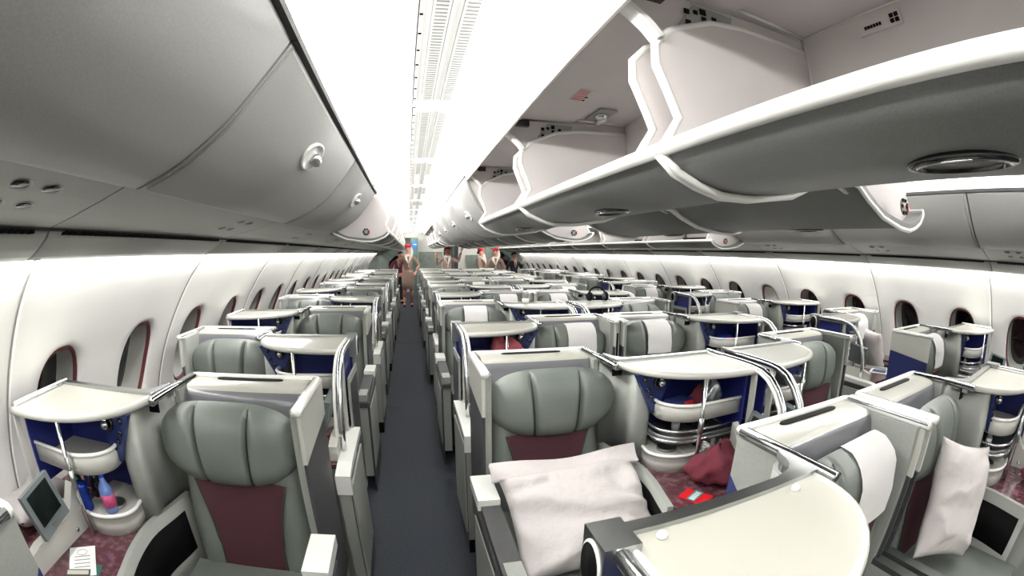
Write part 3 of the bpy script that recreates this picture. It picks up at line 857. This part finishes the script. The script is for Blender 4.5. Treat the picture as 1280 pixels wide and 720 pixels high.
for n in range(12):
    ys, yc = .424+1.023*n, .775+1.023*n
    odd = n % 2 == 1
    # left block
    if odd: suite(-1.815, ys, -1, 'aisle', 'window', ('beside the left aisle','by the left windows','LI'), n, ('LI',n) in COVERS, ('left block seats','left block consoles'))
    else:   suite(-2.275, ys, 1, 'mid', 'aisle', ('by the left windows','beside the left aisle','LI'), n, ('LI',n) in COVERS, ('left block seats','left block consoles'))
    # centre block
    if odd:
        suite(-.77, yc, 1, 'aisle', 'inner', ('on the centre block\'s left side','left of the centre line','CL'), n, ('CL',n) in COVERS, ('centre block seats','centre block consoles'))
        suite(.77, yc, -1, 'aisle', 'inner', ('on the centre block\'s right side','right of the centre line','CR'), n, ('CR',n) in COVERS, ('centre block seats','centre block consoles'))
    else:
        suite(-.275, yc, -1, 'mid', 'aisle', ('left of the centre line','on the centre block\'s left side','CL'), n, ('CL',n) in COVERS, ('centre block seats','centre block consoles'))
        suite(.275, yc, 1, 'mid', 'aisle', ('right of the centre line','on the centre block\'s right side','CR'), n, ('CR',n) in COVERS, ('centre block seats','centre block consoles'))
    # right block
    if odd: suite(1.815, ys, 1, 'blue', 'window', ('beside the right aisle','by the right windows','RI'), n, ('RI',n) in COVERS, ('right block seats','right block consoles'))
    else:   suite(2.275, ys, -1, 'mid', 'aisle', ('by the right windows','beside the right aisle','RI'), n, ('RI',n) in COVERS, ('right block seats','right block consoles'))
# ================================================================== LOOSE THINGS
def noise3(p, f=1.0):
    x, y, z = p[0]*f, p[1]*f, p[2]*f
    return (math.sin(x*1.3+2.1*math.sin(y*.9+.3))+math.sin(y*1.7+1.3*math.sin(z*1.1+x*.6))+math.sin(z*1.9+x*.7+1.1))/3
def pillow_mesh(name, w, h, t, seed=0, flange=True, folds=.012):
    b = MB(); n = 34
    def f(u, v, s):
        a = (max(0,1-abs(u)**3.2))**.5*(max(0,1-abs(v)**3.2))**.5
        pin = 1-.08*(abs(v)**2)*(1-abs(u)**2) ; pin2 = 1-.07*(abs(u)**2)*(1-abs(v)**2)
        x, y = w/2*u*pin2**1, h/2*v*pin
        r = math.sin((v*9+u*4*math.sin(v*3+seed))+2*noise3((u*3,v*3,seed),1.5))*folds*a*(.3+abs(u))
        return (x, y, s*t/2*a + (r if s > 0 else 0) + .006*noise3((x*20,y*20,seed)))
    us = [-1+2*i/n for i in range(n+1)]
    b.grid(lambda u, v: f(u, v, 1), us, us, 'pillow_white'); b.grid(lambda u, v: f(u, v, -1), us, us, 'pillow_white')
    bmesh.ops.remove_doubles(b.bm, verts=b.bm.verts, dist=.012)
    me = b.mesh(name); return me
def place(o, loc, rx=0, ry=0, rz=0): o.location = loc; o.rotation_euler = (math.radians(rx), math.radians(ry), math.radians(rz)); return o
t = tag(empty('pillow'), 'crumpled white pillow lying on the grey seat at the aisle, nearest in the centre block', 'pillow')
place(t, (-.745,1.17,.635), 34, 0, 2)
link('pillow_body', pillow_mesh('pillow_body', .50, .40, .12, 1, folds=.02), t)
b = MB()
b.grid(lambda u, v: (-.27+.54*u, .165+.07*v, .012+.010*math.sin(9*u)+.012*math.sin(4*u+3*v)), [i/20 for i in range(21)], [i/4 for i in range(5)], 'pillow_white')
b.grid(lambda u, v: (-.27+.54*u, .165+.07*v, .004+.010*math.sin(9*u)+.012*math.sin(4*u+3*v)-.006), [i/20 for i in range(21)], [i/4 for i in range(5)], 'pillow_white')
bmesh.ops.remove_doubles(b.bm, verts=b.bm.verts, dist=.002)
link('open_flap', b.mesh('open_flap'), t)
def solo(name, me, loc, r, label, cat, group=None):
    o = link(name, me); place(o, loc, *r); tag(o, label, cat, group); return o
solo('pillow', pillow_mesh('pillow_b', .34, .40, .12, 3), (.30,.33,.735), (66,14,-28), 'white pillow propped up on the near right centre seat', 'pillow')
solo('pillow', pillow_mesh('pillow_c', .30, .34, .12, 5), (2.17,1.93,.78), (80,0,60), 'plump white pillow standing beside the blue sided seat near the right windows', 'pillow')
solo('pillow', pillow_mesh('pillow_d', .19, .34, .10, 7), (-2.66,.90,.712), (0,0,0), 'white pillow on the window ledge behind the nearest left console', 'pillow')
# maroon cloth heap, pink cloths
def heap(name, r, h, m, seed):
    b = MB(); nu, nv = 40, 16
    def f(i, j):
        a = 2*PI*i/nu; q = j/nv
        rr = r*math.sin(PI*q*.98+.02)**.8*(1+.08*math.sin(3*a+seed)+.07*math.sin(7*a+q*6+seed)); z = h*(.5-.5*math.cos(PI*q))*(1+.15*math.sin(2*a+seed))
        k = 1+.12*math.sin(9*q+4*a)+.06*math.sin(17*q-6*a+seed)
        return (rr*math.cos(a)*k, rr*math.sin(a)*.8*k, z)
    b.grid(f, range(nu+1), range(nv+1), m); bmesh.ops.remove_doubles(b.bm, verts=b.bm.verts, dist=.0008)
    return b.mesh(name)
solo('folded_cloth', heap('cloth_a', .105, .13, 'maroon_cloth', 1), (-.255,1.135,.681), (0,0,20), 'crumpled maroon cloth bag on the marbled table below the nearest centre shelves', 'cloth')
solo('folded_cloth', heap('cloth_b', .085, .11, 'pink_cloth', 2), (-.74,2.43,.889), (0,0,0), 'pink crumpled cloth on the shelf of a centre console by the left aisle, second row', 'cloth')
solo('folded_cloth', heap('cloth_c', .07, .07, 'maroon_cloth', 4), (.84,.06,.683), (0,0,50), 'maroon cloth on the marbled table at the far right edge of view', 'cloth')
b = MB(); b.box(-.035,.035,-.05,.05,0,.006,'red',.001); b.box(-.036,.036,-.012,.018,.006,.0075,'packet_teal'); 
for i in range(6): b.box(-.03+.01*i,-.025+.01*i,-.008,.012,.0075,.008,'label_white')
solo('amenity_packet', b.mesh('packet'), (-.385,1.06,.681), (0,0,28), 'flat red packet with a teal band lying beside the maroon cloth', 'packet')
# papers on the left side table
for i, (x, y, rz, m, w_, h_, lb) in enumerate(((-2.262,.735,35,'paper',.10,.15,'white printed leaflet on the marbled table at lower left'),(-2.20,.69,18,'paper_green',.07,.11,'green leaflet under the white one at lower left'),(-2.235,.665,28,'paper_dark',.09,.06,'brown card on top of the leaflets at lower left'))):
    b = MB(); b.box(-w_/2,w_/2,-h_/2,h_/2,0,.0015,m)
    if i == 0:
        for k in range(5): b.box(-.03,.03,-.05+.018*k,-.046+.018*k,.0015,.0018,'seam')
        b.tube([(.02*math.cos(a),.045+.015*math.sin(a),.002) for a in [j*.5 for j in range(13)]], .001, 'seam', 4)
    if i == 2: b.box(-.04,.04,.005,.025,.0015,.0018,'cream')
    solo('leaflet', b.mesh('leaflet'), (x, y, (.6812,.6802,.6835)[i]+.0006), (0,0,rz), lb, 'leaflet')
b = MB(); b.box(-.11,.11,-.08,.08,0,.006,'paper',.001); b.box(-.09,0,-.06,.06,.006,.007,'side_blue'); b.box(.02,.09,-.05,.05,.006,.007,'seam')
solo('magazine', b.mesh('magazine'), (1.98,1.73,.682) , (0,0,20), 'open white magazine with a blue picture on the table near the right windows', 'magazine')
# bottles and cans
def bottle(h, r, mb, cap, lab=None):
    b = MB(); b.lathe([(r*.9,0),(r,.008),(r,h*.55),(r*.92,h*.62),(r*.42,h*.80),(r*.38,h*.9)], mb, n=16); o = {'glass': b}
    b = MB(); b.lathe([(r*.45,h*.9),(r*.47,h*.905),(r*.47,h),(0,h)], cap, n=12); o['cap'] = b
    if lab: b = MB(); b.lathe([(r*1.02,h*.15),(r*1.02,h*.48)], lab, n=16); o['label_band'] = b
    return {k: v.mesh(k) for k, v in o.items()}
BOT = {'mini_clear': bottle(.074,.017,'bottle_clear','cap_blue','label_white'), 'mini_dark': bottle(.07,.017,'bottle_dark','red'), 'mini_green': bottle(.074,.018,'bottle_green','lens_dark'), 'water': bottle(.13,.026,'bottle_blue','cap_blue','label_pink'), 'green': bottle(.125,.027,'bottle_green','lens_dark'), 'dark': bottle(.12,.022,'bottle_dark','red'), 'clear': bottle(.13,.024,'bottle_clear','cap_blue','label_white')}
def put(kind, loc, label, group=None):
    t = tag(empty('bottle', loc), label, 'bottle', group)
    for k, me in BOT[kind].items(): link(k, me, t)
put('water', (-2.235,.955,.744), 'blue water bottle with pink label on the nearest left console')
put('green', (-2.41,.975,.743), 'green glass bottle at the back of the nearest left console')
put('dark', (-2.345,1.02,.743), 'dark bottle with red cap between the green bottle and the water bottle')
b = MB(); b.lathe([(.022,0),(.025,.006),(.025,.085),(.022,.092),(0,.092)], 'can_blue', n=16)
solo('drink_can', b.mesh('can'), (-2.330,.925,.743), (0,0,0), 'small blue drink can behind the chrome post of the nearest left console', 'can')
for o in list(CON_OBJS[('LI', 1)].children):
    if o.name.startswith('wire_tray'): bpy.data.objects.remove(o)
# bottles in the wire trays of the nearest centre consoles
k = 0
for (nm, cx, yb, sg, desc) in (('CL1',-.26,1.798,1,'left centre console, row two'),('CR1',.26,1.798,-1,'right centre console, row two'),('CR0',.765,.775,1,'right centre console of row one'),('RI1',2.305,1.447,1,'right window console of row two'),('CR2',.765,2.821,1,'right centre console of row three')):
    for (kind, dx, dy, w_) in (('clear',-.03,-.42,'clear bottle with blue cap'),('dark',.06,-.38,'red capped dark bottle'),('green',.13,-.40,'green bottle')):
        put('mini_'+kind, (cx+sg*dx, yb+dy, .8005), '%s in wire tray of %s' % (w_, desc), 'bottles in the console trays')
t = tag(empty('plastic_bag', (-.17,1.34,.886)), 'shiny silver and maroon plastic bag in the upper tray of the nearest centre console', 'bag')
link('bag_body', heap('bag_body', .045, .11, 'foil', 3), t); o = link('bag_print', heap('bag_print', .032, .09, 'maroon_cloth', 6), t); o.location = (-.04,.02,0)
b = MB(); b.box(-.05,.05,-.03,.03,0,.05,'side_blue',.004); b.box(.0,.051,-.031,.031,.01,.045,'red',.002)
solo('snack_box', b.mesh('snack_box'), (-.30,1.36,.886), (0,0,12), 'blue and red snack box in the upper tray of the nearest centre console', 'box')
b = MB(); b.box(-.05,.05,-.03,.03,0,.06,'side_blue',.006); b.box(-.02,.03,-.032,-.029,.01,.045,'red',.002)
solo('snack_box', b.mesh('snack_box2'), (-.90,2.42,.8875), (0,0,0), 'dark blue and red snack box beside the pink cloth', 'box')
b = MB(); b.box(-.05,.05,-.03,.03,0,.05,'cap_blue',.006); b.box(.0,.045,-.032,-.029,.01,.04,'red',.002)
solo('snack_box', b.mesh('snack_box3'), (.80,2.42,.888), (0,0,0), 'blue and red snack box in the upper tray of a right centre console', 'box')
# black headset on a table
t = tag(empty('headset', (.32,3.58,1.068)), 'black headset lying on a centre table in the fourth row', 'headset')
for q in (-1, 1):
    b = MB(); b.ball((q*.075,0,.04), .022,.045,.042,'black'); b.ball((q*.06,0,.04), .012,.034,.034,'leather_dark'); link('ear_cup', b.mesh('ear_cup'), t)
b = MB(); b.tube([(.078*math.cos(a), .02, .045+.075*math.sin(a)) for a in [PI*i/14 for i in range(15)]], .008, 'black'); link('headband', b.mesh('headband'), t)
b = MB(); b.lathe([(.026,0),(.03,.03),(.028,.034),(.0,.030)], 'rim_white', n=14)
solo('white_cup', b.mesh('cup'), (-.33,3.55,1.068), (0,0,0), 'small white cup on a left centre table in the fourth row', 'cup')
# two rubber knobs on the big near table belong to the console
c = CON_OBJS[('CL', 0)]
for (x, y) in ((-.925,.462),(-.632,.462)):
    b = MB(); b.lathe([(.009,0),(.009,.006),(.006,.010),(0,.010)], 'rim_white', n=12); o = link('table_knob', b.mesh('table_knob'), c); o.location = (x-c.location.x, y-c.location.y, HZ-.003)
# ================================================================== CABIN CREW
def skin_mesh(name, V, E_, m, lv=2):
    me = bpy.data.meshes.new(name); me.from_pydata([v[0] for v in V], E_, []); o = bpy.data.objects.new(name, me); COL.objects.link(o)
    md = o.modifiers.new('skin', 'SKIN'); md.use_smooth_shade = True
    for i, v in enumerate(V):
        r = v[1]; me.skin_vertices[0].data[i].radius = r if isinstance(r, tuple) else (r, r)
    me.skin_vertices[0].data[0].use_root = True
    o.modifiers.new('sub', 'SUBSURF').levels = lv
    bpy.context.view_layer.update(); dg = bpy.context.evaluated_depsgraph_get()
    out = bpy.data.meshes.new_from_object(o.evaluated_get(dg)); bpy.data.objects.remove(o)
    out.materials.clear(); out.materials.append(MATS[m])
    for p in out.polygons: p.use_smooth = True; p.material_index = 0
    return out
def join(me, mb):
    b = bmesh.new(); b.from_mesh(me); n0 = len(me.materials)
    for m in mb.mats: me.materials.append(MATS[m])
    tmp = bpy.data.meshes.new('t'); mb.bm.to_mesh(tmp); mb.bm.free()
    for p in tmp.polygons: p.material_index += n0
    b.from_mesh(tmp); b.to_mesh(me); b.free(); return me
def person(loc, rz, label, outfit, arms, head=(0,0), scale=1.0, group=None):
    """arms: {'l': (elbow, hand), 'r': (elbow, hand)} in body coordinates, facing -y"""
    t = tag(empty('person', loc, rz), label, 'person', group); t.scale = (scale,)*3
    hx, hy = head
    V = [((0,0,.93),(.135,.105)),((0,0,1.06),(.115,.09)),((0,.0,1.25),(.135,.10)),((0,0,1.385),(.075,.07)),((hx*.4,-.008,1.45),(.047,.047)),((hx,hy-.015,1.535),(.068,.08)),((hx*1.1,hy-.012,1.60),(.075,.088)),((hx*1.2,hy-.005,1.655),(.05,.06))]
    Ed = [(i, i+1) for i in range(7)]
    for s in (1, -1):
        el, ha = arms['l' if s > 0 else 'r']; n = len(V)
        V += [((s*.10,0,1.355),.058),((s*.165,0,1.335),.052),(el,.040),(tuple(Vector(el).lerp(Vector(ha),.55)),.033),(ha,.022)]
        Ed += [(3,n),(n,n+1),(n+1,n+2),(n+2,n+3),(n+3,n+4)]
    for s in (1, -1):
        n = len(V); V += [((s*.085,0,.86),.088),((s*.095,-.01,.66),.072),((s*.095,-.012,.47),.056),((s*.10,.012,.28),.052),((s*.10,.01,.09),.034),((s*.105,-.10,.04),.03)]
        Ed += [(0,n)]+[(n+i, n+i+1) for i in range(5)]
    body = skin_mesh('body', V, Ed, 'skin')
    mb = MB()
    # face: nose, eyes, brows, mouth, ears
    mb.ball((hx, hy-.105, 1.565), .011,.016,.016,'skin',8,6)
    for s in (1,-1):
        mb.ball((hx+s*.030, hy-.088, 1.59), .012,.006,.007,'label_white',8,6); mb.ball((hx+s*.030, hy-.0935, 1.59), .006,.003,.006,'hair',8,6)
        mb.tube([(hx+s*.018,hy-.094,1.607),(hx+s*.032,hy-.096,1.612),(hx+s*.045,hy-.088,1.606)], .003, 'hair', 5)
        mb.ball((hx+s*.080, hy-.01, 1.575), .010,.016,.026,'skin',8,6)
    mb.ball((hx, hy-.090, 1.532), .022,.008,.007,'red_hat',10,6)
    # hands: palm, four fingers and a thumb
    for s in (1, -1):
        el, ha = arms['l' if s > 0 else 'r']; d = (Vector(ha)-Vector(el)).normalized(); w = Vector((1,0,0)) if abs(d.x) < .8 else Vector((0,0,1))
        a = (w - d*w.dot(d)).normalized(); nrm = d.cross(a)
        p0 = Vector(ha)-d*.01
        mb.tube([p0, p0+d*.04, p0+d*.085], [.022,.036,.032], 'skin', 8, sz=.45)
        for k, ln in enumerate((.058,.070,.066,.05)):
            q = p0+d*.08+a*(-.026+.0175*k); mb.tube([q, q+d*ln*.55+nrm*.004, q+d*ln+nrm*.016+a*(k-1.5)*.004], [.0088,.0078,.006], 'skin', 6)
        q = p0+d*.03-a*.03*s; mb.tube([q, q+d*.025-a*.022*s, q+d*.055-a*.03*s], [.010,.009,.007], 'skin', 6)
    link('body', join(body, mb), t)
    top = {'crew':'uniform','suit':'uniform_dark','maroon':'maroon_cloth'}[outfit]
    V = [((0,0,.96),(.155,.125)),((0,0,1.08),(.135,.11)),((0,-.004,1.24),(.158,.128)),((0,0,1.36),(.10,.09)),((0,0,1.41),(.062,.060))]; Ed = [(0,1),(1,2),(2,3),(3,4)]
    for s in (1, -1):
        el, ha = arms['l' if s > 0 else 'r']; n = len(V); wr = tuple(Vector(el).lerp(Vector(ha), .9))
        V += [((s*.11,0,1.355),.070),((s*.172,0,1.335),.064),(el,.052),(wr,.040)]; Ed += [(3,n),(n,n+1),(n+1,n+2),(n+2,n+3)]
    link('jacket', skin_mesh('jacket', V, Ed, top), t)
    if outfit == 'crew':
        b = MB(); b.lathe([(.145,1.02),(.165,.95),(.185,.86),(.18,.70),(.165,.50),(.155,.50),(.16,.70),(.14,.98)], 'uniform', n=28, b=.78); link('skirt', b.mesh('skirt'), t)
        b = MB()
        for s in (1,-1): pass
        V = []; 
        for s in (1,-1):
            b = MB(); b.tube([(s*.095,-.012,.52),(s*.10,.008,.30),(s*.10,.01,.10)], [.060,.058,.040], 'stocking', 12); link('stocking', b.mesh('stocking'), t)
        b = MB(); b.lathe([(.088,1.635),(.092,1.65),(.086,1.705),(.078,1.718),(0,1.722)], 'red_hat', (hx*1.1, hy+.004, 0), n=24, b=1.12); link('hat', b.mesh('hat'), t)
        b = MB()
        pts = catmull([(hx+.078,hy-.0,1.66),(hx+.100,hy-.03,1.56),(.095,-.075,1.44),(.055,-.135,1.32),(.02,-.155,1.20),(.01,-.150,1.10)], 4)
        b.tube(pts, [.020+.030*math.sin(PI*min(1,i/len(pts)*1.2)) for i in range(len(pts))], 'scarf', 10, sx=.9, sz=.5)
        pts = [(.075*math.cos(a)+hx*.3, .078*math.sin(a)-.015, 1.42+.02*math.sin(a)) for a in [2*PI*i/16 for i in range(17)]]
        b.tube(pts, .026, 'scarf', 8, sz=1.2)
        b.tube([(-.07,-.06,1.42),(-.06,-.135,1.33),(0,-.158,1.20)], [.03,.045,.03], 'scarf', 8, sz=.5)
        link('scarf', b.mesh('scarf'), t)
        b = MB(); b.ball((hx, hy+.040, 1.60), .083,.065,.085,'hair'); b.ball((hx, hy+.10, 1.565), .045,.04,.045,'hair'); link('hair', b.mesh('hair'), t)
    else:
        b = MB(); b.ball((hx, hy+.022, 1.635), .088,.088,.070,'hair'); b.ball((hx, hy+.05, 1.585), .082,.055,.075,'hair'); link('hair', b.mesh('hair'), t)
        V = [((0,0,.98),(.14,.115))]; Ed = []
        for s in (1,-1):
            n = len(V); V += [((s*.088,0,.85),.10),((s*.098,-.01,.48),.075),((s*.10,.01,.10),.062)]; Ed += [(0,n),(n,n+1),(n+1,n+2)]
        link('trousers', skin_mesh('trousers', V, Ed, 'uniform_dark'), t)
        b = MB(); b.prism([(-.05,1.40),(.05,1.40),(.012,1.20),(-.012,1.20)], 'y', -.150, -.118, 'shirt', .004); link('shirt_front', b.mesh('shirt_front'), t)
        b = MB(); b.prism([(-.012,1.38),(.012,1.38),(.016,1.24),(0,1.21),(-.016,1.24)], 'y', -.156, -.149, 'red_hat', .002); link('tie', b.mesh('tie'), t)
    for s in (1,-1):
        b = MB(); b.ball((s*.105,-.065,.035), .045,.115,.042,'shoe' if outfit == 'crew' else 'black',12,8); b.box(s*.105-.02,s*.105+.02,.02,.05,0,.04,'black',.004); link('shoe', b.mesh('shoe'), t)
    return t
person((-1.31,12.55,0), 0, 'woman standing in the left aisle in beige uniform, red hat and white scarf', 'crew', {'l':((.30,.02,1.14),(.22,-.12,.97)),'r':((-.27,-.02,1.15),(-.16,-.17,1.30))}, (.0,.0), 1.0)
person((-1.60,13.45,0), .1, 'dark haired person leaning out behind the woman in the left aisle', 'maroon', {'l':((.27,-.05,1.12),(.2,-.2,1.2)),'r':((-.27,-.05,1.12),(-.22,-.15,.95))}, (.07,-.02), .90)
person((-.17,13.2,0), 0, 'woman in red hat and white scarf behind the centre seats raising both arms', 'crew', {'l':((.34,-.03,1.26),(.42,-.05,1.56)),'r':((-.32,-.03,1.18),(-.34,-.06,1.44))}, (.01,0), .97)
person((.86,13.45,0), .9, 'woman in red hat and white scarf turned sideways, left of the beige jacketed woman', 'crew', {'l':((.22,-.05,1.12),(.18,-.2,1.0)),'r':((-.22,-.05,1.12),(-.18,-.2,1.0))}, (0,0), .95)
person((1.25,13.1,0), -.25, 'beige jacketed woman in red hat and scarf facing forward behind right centre seats', 'crew', {'l':((.27,.0,1.10),(.25,-.08,.90)),'r':((-.27,.0,1.10),(-.25,-.12,.92))}, (0,0), .95)
person((1.85,13.3,0), .1, 'man in dark suit and white shirt standing at the right aisle waving', 'suit', {'l':((.26,-.06,1.14),(.24,-.16,1.34)),'r':((-.26,0,1.12),(-.24,-.08,.90))}, (0,0), .89)
# ================================================================== LIGHT
w = bpy.data.worlds.new('world'); SC.world = w; w.use_nodes = True
w.node_tree.nodes['Background'].inputs['Color'].default_value = (.8,.85,1,1)
w.node_tree.nodes['Background'].inputs['Strength'].default_value = .02
def area(name, loc, direction, sx, sy, power, col=(1,.985,.96)):
    l = bpy.data.lights.new(name, 'AREA'); l.shape = 'RECTANGLE'; l.size = sx; l.size_y = sy; l.energy = power; l.color = col
    o = bpy.data.objects.new(name, l); COL.objects.link(o)
    z = -Vector(direction).normalized(); y = Vector((0,1,0)); x = y.cross(z).normalized()
    m = Matrix((x, y, z)).transposed().to_4x4(); m.translation = loc; o.matrix_world = m
    return o
L = 16.6; YM = Y0+L/2+.2
for sg in (-1, 1):
    area('cove_lamp', (sg*1.575, YM, 2.075), (-sg*.98,0,-.15), .05, L, 150)
    area('cove_lamp', (sg*.905, YM, 2.095), (sg*.75,0,.66), .05, L, 100)
    area('wall_lamp', (sg*2.30, YM, 1.470), (sg*.28,0,-1), .05, L, 75)
area('galley_fill', (0, 14.0, 2.2), (0,-.3,-1), 4, .6, 60)  # added fill light over the far end, brightens the crew
area('galley_fill', (0, 16.2, 2.25), (0,0,-1), 4, .5, 60)
SC.view_settings.view_transform = 'Standard'; SC.view_settings.look = 'None'
SC.view_settings.gamma = 1; SC.view_settings.use_curve_mapping = False
SC.view_settings.exposure = 0.28
